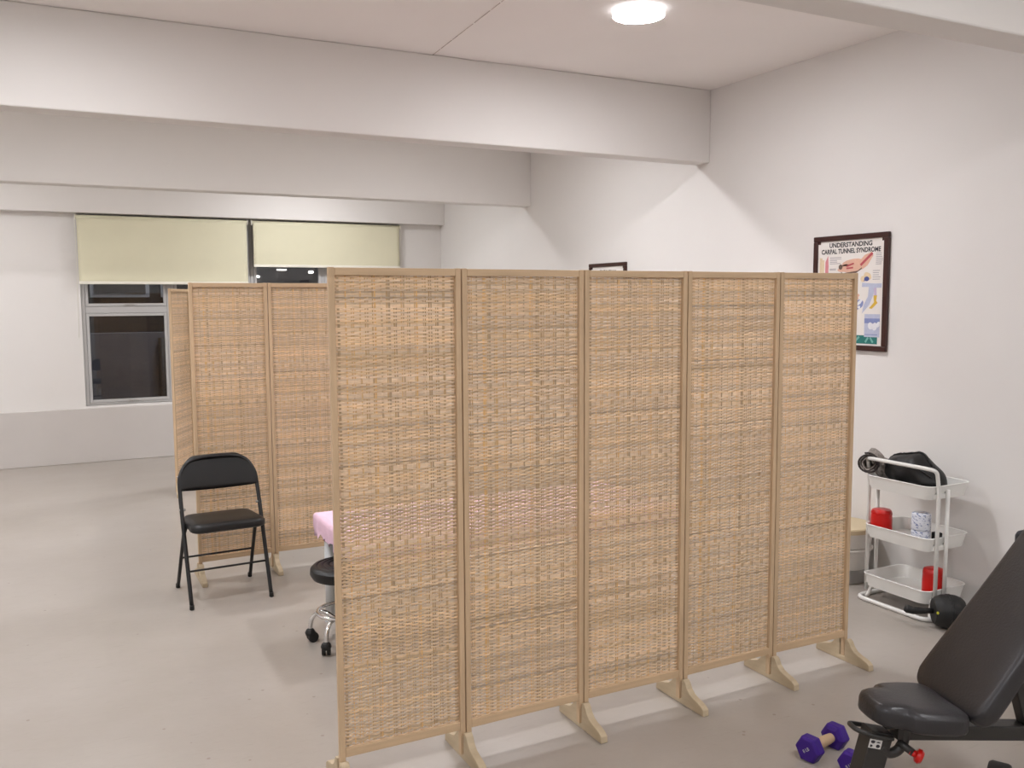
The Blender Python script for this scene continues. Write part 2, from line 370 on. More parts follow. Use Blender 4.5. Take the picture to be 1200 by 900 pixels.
# ------------------------------------------------------------------ ceiling lamps
def lamp(x, y, label):
    t = thing('ceiling_light', label, 'lamp', (x, y, CZ), 0, 'round ceiling lights')
    latheo('lamp_housing', [(0.128, -0.0), (0.137, -0.003), (0.1385, -0.033), (0.1345, -0.0345), (0.133, -0.033)], M['lamp_rim'], t, 40)
    latheo('diffuser', [(0.0005, -0.0415), (0.06, -0.041), (0.11, -0.0388), (0.134, -0.0346)], M['lamp'], t, 40)
    return t
first = lamp(2.878, 4.09, 'lit round surface mounted ceiling light above the rattan screen')
hidden = 'lit round ceiling light on the plaster out of the picture'
for x, y in ((2.878, 6.2), (2.6, 9.1), (2.878, 0.6), (2.878, -2.2), (0.0, 4.09), (0.0, 6.2), (-0.85, 8.65), (0.0, 0.6), (0.0, -2.2), (-3.0, 4.09), (-3.0, 6.2), (-3.6, 8.7), (-3.0, 0.6), (-3.0, -2.2)):
    dup(first, (x, y, CZ), 0, hidden)

# ------------------------------------------------------------------ rattan folding screens
def weave_mesh(w, h, seed):
    """woven strips: warp reeds standing upright, weft strips passing in front and behind by turns"""
    rs = random.Random(seed); V = []; F = []; T = []
    nw = 17; pitch = w/nw
    base = (225, 199, 168)
    def tint(k, warm=0.0):
        r, g, b = base; return srgb(min(255, r*k+warm*14), min(255, g*k), min(255, b*k-warm*26))
    def strip(pts, half, nrm_up, col, bulge):
        # three verts across so that the strip is rounded; pts = list of (x,y,z)
        s = len(V)
        for (x, y, z) in pts:
            if nrm_up: V.extend([(x-half, y, z), (x, y-bulge, z), (x+half, y, z)])
            else: V.extend([(x, y, z-half), (x, y-bulge, z), (x, y, z+half)])
            T.extend([col]*3)
        for i in range(len(pts)-1):
            a = s+3*i
            F.append((a, a+3, a+4, a+1)); F.append((a+1, a+4, a+5, a+2))
    wx = [-w/2+(i+0.5)*pitch+rs.uniform(-0.003, 0.003) for i in range(nw)]
    for i, x in enumerate(wx):
        col = tint(*rs.choice(((0.84, 0.2), (0.86, 0.5), (0.90, 0.3), (0.82, 0.3), (0.92, 0.8), (0.94, 1.1))))
        hw = rs.choice((0.0024, 0.003, 0.0045))
        xs = [x+0.002*math.sin(zz*3+i) for zz in range(9)]
        strip([(xs[k], 0.0, k/8*h) for k in range(9)], hw, True, col, 0.0008)
        if rs.random() < 0.6:
            x2 = x + rs.choice((-1, 1))*0.0085
            strip([(x2, 0.0004, k/8*h) for k in range(9)], 0.0018, True, tint(rs.uniform(0.74, 0.92), 0.9), 0.0006)
    rp = 0.0064; n = int(h/rp); band = 0; bk = 1.0
    z = rp*0.5
    for r in range(n):
        if band <= 0: band = rs.randint(3, 22); bk = rs.uniform(0.965, 1.03)
        band -= 1
        k = bk*rs.uniform(0.93, 1.08)
        if rs.random() < 0.03: k *= 0.84
        col = tint(k, rs.uniform(-0.2, 0.3)); ph = (r % 2)
        if rs.random() < 0.06: ph = 1-ph
        half = rp*rs.uniform(0.47, 0.52); amp = rs.uniform(0.0034, 0.0046); tl = rs.uniform(-0.0008, 0.0008)
        pts = []
        for i in range(nw*4+1):
            t = i/4.0; s = math.cos(PI*(t-0.5)+PI*ph); s = math.copysign(abs(s)**0.7, s)
            pts.append((-w/2+t*pitch, -s*amp, z+tl*(t/nw-0.5)*2+rs.uniform(-0.0002, 0.0002)))
        strip(pts, half, False, col, 0.0012)
        z += rp
    me = bpy.data.meshes.new('woven_rattan'); me.from_pydata(V, [], F)
    at = me.attributes.new('tint', 'FLOAT_COLOR', 'POINT')
    at.data.foreach_set('color', [c for t in T for c in t])
    me.polygons.foreach_set('use_smooth', [True]*len(me.polygons))
    me.materials.append(M['rattan'])
    return me
PH0, PH1 = 0.113, 1.80; ST = 0.0225; DEP = 0.022
WV = [weave_mesh(0.45, PH1-PH0-0.05, s) for s in (11, 12)]
def panel(root, x0, y0, x1, y1, k, post0=0.02):
    """one framed panel between two points of the floor line: the weave is the part, its stiles and rails the sub-parts"""
    w = math.hypot(x1-x0, y1-y0); a = math.atan2(y1-y0, x1-x0); g = 0.0022; hh = PH1-PH0-0.05
    me = WV[k % 2].copy(); flip = k % 4 >= 2
    me.transform(Matrix.Translation((w/2, 0.004, PH0+0.027+(hh if flip else 0))) @ Matrix.Diagonal(((w-2*ST-0.001)/0.45, 1, -1 if flip else 1, 1)))
    p = bpy.data.objects.new('woven_panel', me); C.objects.link(p); p.parent = root; p['kind'] = 'stuff'
    p.location = (x0, y0, 0); p.rotation_euler = (0, 0, a)
    for xa, xb in ((g, ST), (w-ST, w-g)):
        boxo('stile', (xa, xb, -DEP/2, DEP/2, post0, PH1), M['wood'], p, bevel=0.0022)
    boxo('top_rail', (ST+0.0003, w-ST-0.0003, -DEP/2+0.001, DEP/2-0.001, PH1-0.027, PH1-0.0015), M['wood_h'], p, bevel=0.002)
    boxo('bottom_rail', (ST+0.0003, w-ST-0.0003, -DEP/2+0.001, DEP/2-0.001, PH0, PH0+0.030), M['wood_h'], p, bevel=0.002)
    return p
def foot_profile():
    half = [(0.015, 0.022), (0.016, 0.105), (0.030, 0.107), (0.040, 0.098), (0.052, 0.077), (0.070, 0.060), (0.095, 0.051), (0.118, 0.046), (0.142, 0.038), (0.158, 0.026), (0.160, 0.0)]
    return [(-y, z) for y, z in half[::-1]] + half
def foot(root, x, y, a=0.0):
    bm = bmesh.new(); prism(bm, foot_profile(), 'x', -0.015, 0.015)
    f = obj('foot', bm, M['wood_foot'], root, bevel=0.003); f.location = (x, y, 0); f.rotation_euler = (0, 0, a)
    return f
def hinges(root, x, y):
    for z in (0.42, 1.55):
        bm = bmesh.new(); box(bm, -0.012, 0.012, 0.0112, 0.0125, z-0.03, z+0.03); tube(bm, [(0, 0.0135, z-0.03), (0, 0.0135, z+0.03)], 0.0025, 8)
        h = obj('hinge', bm, M['steel'], root); h.location = (x, y, 0)
JX = [0.842, 1.320, 1.833, 2.319, 2.822, 3.281]; JY = [2.952, 2.949, 2.955, 2.949, 2.958, 2.951]
t = thing('folding_screen', 'big pale five panel rattan folding screen standing across the middle of the floor', 'screen', (0, 0, 0), 0, 'rattan screens')
for i in range(5): panel(t, JX[i], JY[i], JX[i+1], JY[i+1], i)
for i in range(6):
    foot(t, JX[i] + (0.012 if i == 0 else -0.012 if i == 5 else 0), JY[i])
    if 0 < i < 5: hinges(t, JX[i], JY[i])
t = thing('folding_screen', 'rattan folding screen standing behind the black folding chair', 'screen', (0, 0, 0), 0, 'rattan screens')
bp_ = [(0.775, 5.655), (1.24, 5.675), (1.715, 5.66), (2.195, 5.68)]
for i in range(3): panel(t, *bp_[i], *bp_[i+1], i+1)
for i in range(4):
    foot(t, bp_[i][0] + (0.012 if i == 0 else -0.012 if i == 3 else 0), bp_[i][1])
    if 0 < i < 3: hinges(t, *bp_[i])
t = thing('folding_screen', 'far rattan screen panel showing edge-on beside the window, behind another screen', 'screen', (0, 0, 0), 0, 'rattan screens')
cp_ = [(0.985, 8.32), (1.20, 8.74), (1.66, 8.72)]
for i in range(2): panel(t, *cp_[i], *cp_[i+1], i+2)
for i in range(3): foot(t, cp_[i][0]+0.012*(i == 0), cp_[i][1], (-0.12, 0.2, 0)[i])
hinges(t, *cp_[1])

# ------------------------------------------------------------------ black folding chair
def chair(loc, rz):
    t = thing('folding_chair', 'black padded steel folding chair in front of the rattan screen', 'chair', loc, rz)
    r = 0.0115
    def A(z): return -0.235 + 0.30*(z/0.79)          # front leg line, leaning back up into the backrest
    hw = 0.219
    pts = [(-hw, A(0), 0.012), (-hw, A(0.4), 0.40), (-hw+0.002, A(0.62), 0.62), (-hw+0.012, A(0.70), 0.70), (-hw+0.055, A(0.765), 0.765), (-hw+0.12, A(0.79), 0.788), (0, A(0.795), 0.795),
           (hw-0.12, A(0.79), 0.788), (hw-0.055, A(0.765), 0.765), (hw-0.012, A(0.70), 0.70), (hw-0.002, A(0.62), 0.62), (hw, A(0.4), 0.40), (hw, A(0), 0.012)]
    tubeo('front_leg_frame', smooth_path(pts, 6), r, M['black_metal'], t, 12)
    for s in (-1, 1):
        tubeo('rear_leg', [(s*(hw-0.008), 0.21, 0.012), (s*(hw-0.016), 0.02, 0.36), (s*(hw-0.020), -0.06, 0.435)], 0.0105, M['black_metal'], t, 12)
        for y, z in ((A(0), 0.0), (0.213, 0.0)):
            bm = bmesh.new(); lathe(bm, [(0.009, 0), (0.0128, 0.003), (0.0128, 0.024), (0.0118, 0.028)], 14)
            f = obj('foot_cap', bm, M['rubber'], t, smooth=True); f.location = (s*hw if y < 0 else s*(hw-0.008), y, z)
        # folding side link and pivot
        boxo('side_link', (s*(hw-0.017)-0.003, s*(hw-0.017)+0.003, -0.055, 0.09, 0.415, 0.433), M['black_metal'], t, bevel=0.002)
        bm = bmesh.new(); tube(bm, [(s*(hw+0.013), A(0.52), 0.52), (s*(hw-0.02), A(0.52), 0.52)], 0.007, 10); obj('pivot', bm, M['steel'], t, smooth=True)
    tubeo('front_stretcher', [(-hw, A(0.2), 0.195), (hw, A(0.2), 0.195)], 0.006, M['black_metal'], t, 8)
    tubeo('rear_stretcher', [(-hw+0.011, 0.103, 0.208), (hw-0.011, 0.103, 0.208)], 0.006, M['black_metal'], t, 8)
    # seat: thick rounded pad on a steel pan
    def rr(w0, w1, y0, y1, rad):
        out = []
        for cx, cy, a0 in ((w1-rad, y1-rad, 0), (-w1+rad, y1-rad, 90), (-w0+rad, y0+rad, 180), (w0-rad, y0+rad, 270)):
            for k in range(7):
                a = math.radians(a0+15*k); out.append((cx+rad*math.cos(a), cy+rad*math.sin(a)))
        return out
    bm = bmesh.new(); layers = []
    for ins, z in ((0.012, 0.412), (0.0, 0.420), (0.0, 0.446), (0.010, 0.457), (0.04, 0.462), (0.12, 0.464)):
        layers.append([bm.verts.new((x, y, z)) for x, y in rr(0.205-ins, 0.192-ins, -0.285+ins, 0.10-ins, max(0.02, 0.06-ins*0.4))])
    for a, b in zip(layers, layers[1:]):
        n = len(a)
        for k in range(n): bm.faces.new((a[k], a[(k+1) % n], b[(k+1) % n], b[k]))
    bm.faces.new(layers[0][::-1]); bm.faces.new(layers[-1])
    s = obj('seat', bm, M['black_vinyl'], t, smooth=True); auto(s, 0.9); s.location = (0, 0.02, 0); s.rotation_euler = (math.radians(-1.5), 0, 0)
    # backrest: padded curved sheet wrapped round the frame
    bm = bmesh.new(); nx, nz = 26, 8; fr, bk = [], []
    for j in range(nz+1):
        rf, rb = [], []
        for i in range(nx+1):
            u = -1+2*i/nx; e = abs(u)
            top = 0.800-0.115*max(0, (e-0.45)/0.55)**2.3; bot = 0.612+0.010*e*e
            z = bot+(top-bot)*j/nz; x = u*0.222; y = A(z)+0.028*(1-u*u)
            pad = 0.012*(1-u**6)*math.sin(PI*min(1, max(0, (j+0.6)/(nz+1.2))))**0.5
            rf.append(bm.verts.new((x, y-0.012-pad, z))); rb.append(bm.verts.new((x, y+0.013+0.3*pad, z)))
        fr.append(rf); bk.append(rb)
    for G, flip in ((fr, False), (bk, True)):
        for j in range(nz):
            for i in range(nx): bm.faces.new((G[j][i], G[j][i+1], G[j+1][i+1], G[j+1][i]))
    for i in range(nx):
        bm.faces.new((fr[0][i], bk[0][i], bk[0][i+1], fr[0][i+1])); bm.faces.new((fr[nz][i], fr[nz][i+1], bk[nz][i+1], bk[nz][i]))
    for j in range(nz):
        bm.faces.new((fr[j][0], fr[j+1][0], bk[j+1][0], bk[j][0])); bm.faces.new((fr[j][nx], bk[j][nx], bk[j+1][nx], fr[j+1][nx]))
    obj('backrest', bm, M['black_vinyl'], t, smooth=True)
    bm = bmesh.new(); tube(bm, [(-0.226, A(0.70)-0.012, 0.70), (-0.2235, A(0.70)-0.012, 0.70)], 0.006, 10); obj('rivet', bm, M['chrome'], t, smooth=True)
    return t
chair((0.866, 5.368, 0), math.radians(3.0))

# ------------------------------------------------------------------ massage table, its pink cover, wheeled stool
TBX, TBY, TBW, TBL, TBZ = 1.236, 3.935, 1.80, 0.75, 0.575
t = thing('massage_table', 'white legged massage couch under a pink cover, mostly hidden by the big screen', 'table', (TBX, TBY, 0), 0)
boxo('couch_top', (0.014, TBW-0.014, 0.014, TBL-0.014, TBZ-0.075, TBZ-0.006), M['white_plastic'], t, bevel=0.02)
for x in (0.055, TBW-0.055):
    for y in (0.055, TBL-0.085):
        tubeo('leg', [(x, y, 0.012), (x, y, TBZ-0.075)], 0.028, M['grey_white'], t, 20)
        latheo('leg_foot', [(0.034, 0), (0.034, 0.008), (0.028, 0.012)], M['grey_white'], t, 20, mtx=Matrix.Translation((x, y, 0)))
boxo('under_frame', (0.06, TBW-0.06, 0.10, TBL-0.12, TBZ-0.115, TBZ-0.0755), M['grey_white'], t, bevel=0.006)
def cover():
    bm = bmesh.new(); x0, x1, y0, y1 = -0.006, TBW+0.006, -0.006, TBL+0.006; zt = TBZ
    loop = []; nx, ny = 96, 40
    for k in range(nx): loop.append((x0+(x1-x0)*k/nx, y0))
    for k in range(ny): loop.append((x1, y0+(y1-y0)*k/ny))
    for k in range(nx): loop.append((x1-(x1-x0)*k/nx, y1))
    for k in range(ny): loop.append((x0, y1-(y1-y0)*k/ny))
    rings = []; n = len(loop)
    for ins, z, am in ((0.08, zt+0.001, 0), (0.03, zt, 0), (0.010, zt-0.004, 0), (0.0, zt-0.016, 0), (0.0, zt-0.032, 0.003), (0.004, zt-0.065, 0.007), (0.010, zt-0.088, 0.010), (0.012, zt-0.115, 0.012)):
        ring = []
        for k, (x, y) in enumerate(loop):
            d = ins + am*math.sin(k*1.9+math.sin(k*0.7)*2)
            xx = min(max(x, x0+d), x1-d); yy = min(max(y, y0+d), y1-d)
            zz = z + (am*1.5*math.sin(k*1.3+1.1*math.sin(k*0.37)) if am > 0.005 else 0)
            ring.append(bm.verts.new((xx, yy, zz)))
        rings.append(ring)
    for a, b in zip(rings, rings[1:]):
        for k in range(n): bm.faces.new((a[k], a[(k+1) % n], b[(k+1) % n], b[k]))
    bm.faces.new(rings[0])
    o = obj('couch_cover', bm, M['pink'], None, smooth=True); o.location = (TBX, TBY, 0)
    return tag(o, 'pink elasticated cloth cover gathered over the end of the massage couch', 'cloth')
cover()

t = thing('wheeled_stool', 'round black wheeled stool with chrome foot ring beside the massage couch', 'stool', (1.272, 4.26, 0), 0.0)
latheo('seat', [(r_, z_-0.085) for r_, z_ in ((0.02, 0.415), (0.13, 0.415), (0.160, 0.424), (0.172, 0.445), (0.170, 0.470), (0.155, 0.484), (0.142, 0.486), (0.136, 0.483), (0.128, 0.487), (0.112, 0.489), (0.106, 0.486), (0.098, 0.490), (0.082, 0.491), (0.076, 0.488), (0.068, 0.491), (0.001, 0.492))], M['black_vinyl'], t, 48)
latheo('column', [(0.027, 0.11), (0.027, 0.22), (0.018, 0.222), (0.018, 0.329)], M['chrome'], t, 20)
latheo('hub', [(0.045, 0.085), (0.05, 0.095), (0.05, 0.115), (0.03, 0.135)], M['chrome'], t, 24)
ring = [(0.140*math.cos(2*PI*k/40), 0.140*math.sin(2*PI*k/40), 0.165) for k in range(40)]
fr_ = tubeo('foot_ring', ring, 0.0095, M['chrome'], t, 10, closed=True)
for k in range(5):
    a = 2*PI*k/5 + math.radians(149)
    c, s = math.cos(a), math.sin(a)
    tubeo('leg', smooth_path([(0.03*c, 0.03*s, 0.105), (0.10*c, 0.10*s, 0.150), (0.14*c, 0.14*s, 0.153), (0.175*c, 0.175*s, 0.118), (0.185*c, 0.185*s, 0.066)], 6), 0.011, M['chrome'], t, 10)
    bm = bmesh.new()
    m4 = Matrix.Translation((0.185*c, 0.185*s, 0)) @ Matrix.Rotation(a+0.6, 4, 'Z')
    for sy in (-1, 1):
        mm = m4 @ Matrix.Translation((-0.012, sy*0.012, 0.026)) @ Matrix.Rotation(PI/2, 4, 'X')
        lathe(bm, [(0.018, -0.010), (0.026, -0.008), (0.026, 0.008), (0.018, 0.010)], 18, mm)
    lathe(bm, [(0.012, 0.03), (0.022, 0.034), (0.026, 0.048), (0.020, 0.062), (0.012, 0.068)], 14, m4)
    obj('caster', bm, M['rubber'], t, smooth=False, bevel=0.002)

# ------------------------------------------------------------------ framed posters on the wall
def framed(y0, y1, z0, z1, label, cat='poster'):
    """local x runs to the camera's right along the wall (towards -y), local z up, the face towards -x of the room"""
    t = thing('framed_poster', label, cat, (RX-0.001, (y0+y1)/2, z0), -PI/2, 'framed anatomy posters')
    w = (y1-y0)/2; h = z1-z0; fwid = 0.032
    bm = bmesh.new()
    box(bm, -w, w, -0.024, 0.0, 0, fwid); box(bm, -w, w, -0.024, 0.0, h-fwid, h)
    box(bm, -w, -w+fwid, -0.024, 0.0, fwid, h-fwid); box(bm, w-fwid, w, -0.024, 0.0, fwid, h-fwid)
    obj('frame', bm, M['frame'], t, bevel=0.004)
    boxo('print', (-w+fwid-0.003, w-fwid+0.003, -0.012, -0.004, fwid-0.003, h-fwid+0.003), M['paper'], t)
    for sx in (-1, 1):
        boxo('corner_clip', (sx*(w-fwid-0.010)-0.010, sx*(w-fwid-0.010)+0.010, -0.0135, -0.012, h-fwid-0.018, h-fwid+0.002), M['frame'], t)
    return t, w, h, fwid
UP = Matrix.Rotation(PI/2, 4, 'X')
def flat(parent, name, polys, m, y=-0.0125):
    if name == 'small_print':
        bm = bmesh.new()
        for k, poly in enumerate(polys): prism(bm, poly, 'y', y, y+0.0006)
        o = obj(name, bm, m, parent); o['kind'] = 'stuff'; return o
    for k, poly in enumerate(polys):
        bm = bmesh.new(); prism(bm, poly, 'y', y-0.0002*(k % 3), y+0.0006); o = obj(name, bm, m, parent)
    return o
def rect(x0, x1, z0, z1): return [(x0, z0), (x1, z0), (x1, z1), (x0, z1)]
def blob(cx, cz, rx, rz, rot=0.0, n=18, wob=0.0, seed=0):
    out = []
    for k in range(n):
        a = 2*PI*k/n; q = 1+wob*math.sin(3*a+seed)+wob*0.6*math.sin(5*a+2*seed)
        x, z = rx*q*math.cos(a), rz*q*math.sin(a)
        out.append((cx+x*math.cos(rot)-z*math.sin(rot), cz+x*math.sin(rot)+z*math.cos(rot)))
    return out
def line(x0, z0, x1, z1, wd):
    d = Vector((x1-x0, z1-z0)).normalized(); n = Vector((-d.y, d.x))*wd/2
    return [(x0+n.x, z0+n.y), (x0-n.x, z0-n.y), (x1-n.x, z1-n.y), (x1+n.x, z1+n.y)]
P_skin = printed('print_skin', 222, 178, 156); P_pink = printed('print_pink', 214, 140, 146); P_tan = printed('print_tan', 226, 204, 168)
P_grey = printed('print_grey_text', 176, 170, 172); P_blue = printed('print_blue', 132, 142, 186); P_pale = printed('print_pale_blue', 186, 190, 210)
P_teal = printed('print_teal', 48, 118, 112); P_mint = printed('print_mint', 120, 178, 168); P_yel = printed('print_yellow', 214, 176, 70); P_brown = printed('print_brown', 112, 92, 82)
P_lil = printed('print_lilac', 196, 178, 204); P_wht = printed('print_white', 228, 228, 232); P_dblue = printed('print_dark_blue', 84, 92, 150); P_redd = printed('print_red', 190, 90, 96)

t, w, h, f = framed(3.744, 4.324, 1.369, 2.074, 'large dark framed carpal tunnel anatomy poster above the trolley, partly behind the big screen')
X = lambda u: -w+f+u*(2*w-2*f)          # 0..1 across the print
Z = lambda v: h-f-v*(h-2*f)             # 0..1 down the print
text('UNDERSTANDING', 0.040, M['ink'], t, 'title_lettering', Matrix.Translation((0, -0.0128, Z(0.045))) @ UP, xs=1.0, bold=0.0012)
text('CARPAL TUNNEL SYNDROME', 0.040, M['ink'], t, 'title_lettering', Matrix.Translation((0, -0.0128, Z(0.105))) @ UP, xs=0.86, bold=0.0012)
flat(t, 'arm_drawing', [rect(X(0.03), X(0.07), Z(0.62), Z(0.16)), rect(X(0.075), X(0.10), Z(0.62), Z(0.18))], P_tan)
flat(t, 'arm_muscle_drawing', [[(X(0.11), Z(0.62)), (X(0.155), Z(0.62)), (X(0.17), Z(0.24)), (X(0.16), Z(0.14)), (X(0.12), Z(0.2))]], P_pink)
flat(t, 'hand_drawing', [blob(X(0.55), Z(0.245), 0.095, 0.042, 0.12, wob=0.05, seed=1), [(X(0.62), Z(0.22)), (X(0.72), Z(0.15)), (X(0.82), Z(0.125)), (X(0.84), Z(0.16)), (X(0.76), Z(0.25)), (X(0.68), Z(0.285))],
     blob(X(0.41), Z(0.275), 0.050, 0.017, 0.1), blob(X(0.42), Z(0.255), 0.040, 0.014, 0.2)], P_skin)
flat(t, 'hand_nerve_drawing', [line(X(0.66), Z(0.245), X(0.83), Z(0.135), 0.016), line(X(0.45), Z(0.25), X(0.56), Z(0.225), 0.010), line(X(0.45), Z(0.27), X(0.55), Z(0.265), 0.010)], P_redd, y=-0.0133)
flat(t, 'hand_shadow_drawing', [[(X(0.36), Z(0.30)), (X(0.40), Z(0.315)), (X(0.62), Z(0.295)), (X(0.68), Z(0.265)), (X(0.68), Z(0.28)), (X(0.60), Z(0.315)), (X(0.40), Z(0.335))], blob(X(0.36), Z(0.255), 0.015, 0.016)], P_brown, y=-0.0133)
rs = random.Random(2); polys = []
def para(x0, x1, v0, v1, n):
    for k in range(n):
        v = v0+(v1-v0)*k/max(1, n-1); polys.append(rect(X(x0), X(x0+(x1-x0)*rs.uniform(0.6, 1.0)), Z(v)-0.0022, Z(v)+0.0022))
para(0.19, 0.37, 0.16, 0.22, 5); para(0.19, 0.30, 0.27, 0.28, 2); para(0.19, 0.45, 0.335, 0.37, 3); para(0.48, 0.60, 0.335, 0.35, 2); para(0.88, 0.98, 0.14, 0.24, 7); para(0.84, 0.98, 0.30, 0.38, 5)
para(0.40, 0.60, 0.62, 0.86, 11); para(0.20, 0.38, 0.45, 0.60, 7); para(0.05, 0.35, 0.66, 0.86, 9)
flat(t, 'small_print', polys, P_grey)
flat(t, 'wrist_section_drawing', [blob(X(0.76), Z(0.355), 0.030, 0.026, 0, wob=0.08, seed=2), blob(X(0.70), Z(0.375), 0.018, 0.018, 0)], P_tan)
flat(t, 'wrist_section_ring', [blob(X(0.755), Z(0.375), 0.019, 0.014), line(X(0.72), Z(0.40), X(0.72), Z(0.385), 0.004)], P_dblue, y=-0.0133)
flat(t, 'tunnel_panel', [[(X(0.69), Z(0.41)), (X(0.87), Z(0.42)), (X(0.86), Z(0.52)), (X(0.80), Z(0.62)), (X(0.70), Z(0.70)), (X(0.72), Z(0.62)), (X(0.78), Z(0.54)), (X(0.79), Z(0.45)), (X(0.69), Z(0.45))], rect(X(0.84), X(0.97), Z(0.46), Z(0.42))], P_pale)
flat(t, 'fingers_drawing', [line(X(0.53), Z(0.58), X(0.60), Z(0.47), 0.018), line(X(0.55), Z(0.60), X(0.65), Z(0.52), 0.015), line(X(0.54), Z(0.61), X(0.64), Z(0.55), 0.014)], P_skin)
flat(t, 'bone_drawing', [blob(X(0.64), Z(0.62), 0.044, 0.026, 0.6, wob=0.08, seed=4)], P_blue)
flat(t, 'bone_highlight', [blob(X(0.66), Z(0.595), 0.024, 0.010, 0.7), blob(X(0.61), Z(0.64), 0.014, 0.010, 0.5), blob(X(0.655), Z(0.64), 0.009, 0.009)], P_wht, y=-0.0133)
flat(t, 'tendon_drawing', [line(X(0.88), Z(0.44), X(0.885), Z(0.53), 0.018)], P_lil)
flat(t, 'yellow_tendon_drawing', [[(X(0.86), Z(0.53)), (X(0.91), Z(0.53)), (X(0.90), Z(0.58)), (X(0.92), Z(0.60)), (X(0.84), Z(0.655)), (X(0.80), Z(0.65)), (X(0.87), Z(0.595))]], P_yel)
flat(t, 'blue_panel', [rect(X(0.74), X(0.96), Z(0.92), Z(0.705))], P_pale)
flat(t, 'blue_panel_band', [rect(X(0.74), X(0.96), Z(0.79), Z(0.745)), rect(X(0.75), X(0.93), Z(0.90), Z(0.893))], P_blue, y=-0.0133)
flat(t, 'wrist_bones_drawing', [blob(X(0.83), Z(0.815), 0.018, 0.022, 0.3), blob(X(0.89), Z(0.82), 0.018, 0.024, -0.2), blob(X(0.94), Z(0.80), 0.012, 0.018, -0.4)], P_wht, y=-0.0138)
flat(t, 'teal_strip', [rect(X(0.05), X(0.93), Z(0.985), Z(0.905))], P_teal, y=-0.0124)
flat(t, 'teal_strip_hands', [line(X(0.60), Z(0.97), X(0.67), Z(0.92), 0.013), line(X(0.76), Z(0.97), X(0.80), Z(0.925), 0.012), line(X(0.83), Z(0.925), X(0.87), Z(0.97), 0.012)], P_mint, y=-0.0133)
flat(t, 'lower_drawing', [blob(X(0.2), Z(0.55), 0.05, 0.03, 0.4, wob=0.06)], P_skin)

t, w, h, f = framed(6.44, 7.02, 1.30, 2.003, 'smaller looking dark framed spine poster whose top edge peeks over the big screen')
text('The Spinal Nerves', 0.034, M['ink'], t, 'title_lettering', Matrix.Translation((0.01, -0.0128, h-f-0.040)) @ UP, xs=1.0, bold=0.0010)
polys = []
for k in range(9): polys.append(rect(-0.22, -0.08-0.02*(k % 3), 0.12+k*0.05, 0.126+k*0.05)); polys.append(rect(0.09, 0.22-0.02*(k % 2), 0.12+k*0.05, 0.126+k*0.05))
flat(t, 'small_print', polys, P_grey)
flat(t, 'spine_drawing', [blob(0.01*math.sin(k*0.6), 0.09+k*0.03, 0.022, 0.011) for k in range(16)], P_tan)
flat(t, 'nerve_drawing', [line(0.02, 0.1+k*0.06, 0.07, 0.08+k*0.06, 0.004) for k in range(8)]+[line(-0.02, 0.1+k*0.06, -0.07, 0.08+k*0.06, 0.004) for k in range(8)], P_yel)

# ------------------------------------------------------------------ white three-tier trolley
TX0, TX1, TY0, TY1 = 4.025, 4.355, 3.105, 3.525
t = thing('utility_trolley', 'white three tier metal utility trolley against the wall', 'trolley', ((TX0+TX1)/2, (TY0+TY1)/2, 0))
hx, hy = (TX1-TX0)/2, (TY1-TY0)/2
def rrect(a, b, r, n=6):
    out = []
    for cx, cy, a0 in ((a-r, b-r, 0), (-a+r, b-r, 90), (-a+r, -b+r, 180), (a-r, -b+r, 270)):
        for k in range(n+1):
            q = math.radians(a0+90*k/n); out.append((cx+r*math.cos(q), cy+r*math.sin(q)))
    return out
def tray(z0, hh):
    bm = bmesh.new(); L = []
    for ins, z in ((0.020, z0+0.004), (0.016, z0), (0.012, z0), (0.0, z0+hh), (-0.004, z0+hh+0.003), (0.0, z0+hh+0.006), (0.004, z0+hh+0.003), (0.014, z0+0.006)):
        L.append([bm.verts.new((x, y, z)) for x, y in rrect(hx-ins, hy-ins, 0.045)])
    L = L[1:]
    for a, b in zip(L, L[1:]):
        n = len(a)
        for k in range(n): bm.faces.new((a[k], a[(k+1) % n], b[(k+1) % n], b[k]))
    bm.faces.new(L[0][::-1]); bm.faces.new(L[-1])
    o = obj('tray', bm, M['white_metal'], t, smooth=True); auto(o, 0.5); return o
TZ = (0.085, 0.365, 0.640)
for z in TZ: tray(z, 0.068)
PX = (-0.112, -0.040)                      # the two posts of each end
pts = [(PX[0], hy+0.012, 0.05), (PX[0], hy+0.012, 0.70), (PX[0]-0.02, hy+0.012, 0.797), (PX[0]-0.045, hy-0.03, 0.805), (PX[0]-0.045, -hy+0.03, 0.805), (PX[0]-0.02, -hy-0.012, 0.797), (PX[0], -hy-0.012, 0.70), (PX[0], -hy-0.012, 0.05)]
tubeo('handle_frame', round_path(pts, 0.05, 6), 0.0105, M['white_metal'], t, 12)
for s in (-1, 1):
    tubeo('post', [(PX[1], s*(hy+0.012), 0.05), (PX[1], s*(hy+0.012), 0.69)], 0.0105, M['white_metal'], t, 12)
    for z in TZ:
        for x in PX:
            bm = bmesh.new(); tube(bm, [(x-0.0, s*(hy-0.008), z+0.035), (x, s*(hy+0.0), z+0.035)], 0.005, 8); obj('bolt', bm, M['steel'], t)
    for z in TZ:
        boxo('bracket', (PX[0]-0.011, PX[1]+0.011, min(s*(hy-0.012), s*(hy+0.004)), max(s*(hy-0.012), s*(hy+0.004)), z+0.006, z+0.03), M['white_metal'], t)
base = [(-hx-0.01, hy+0.03, 0.013), (-hx-0.01, -hy-0.02, 0.013), (hx-0.03, -hy-0.02, 0.013), (hx-0.03, hy+0.03, 0.013)]
tubeo('base_loop', round_path(base, 0.07, 6, closed=True), 0.012, M['white_metal'], t, 12, closed=True)
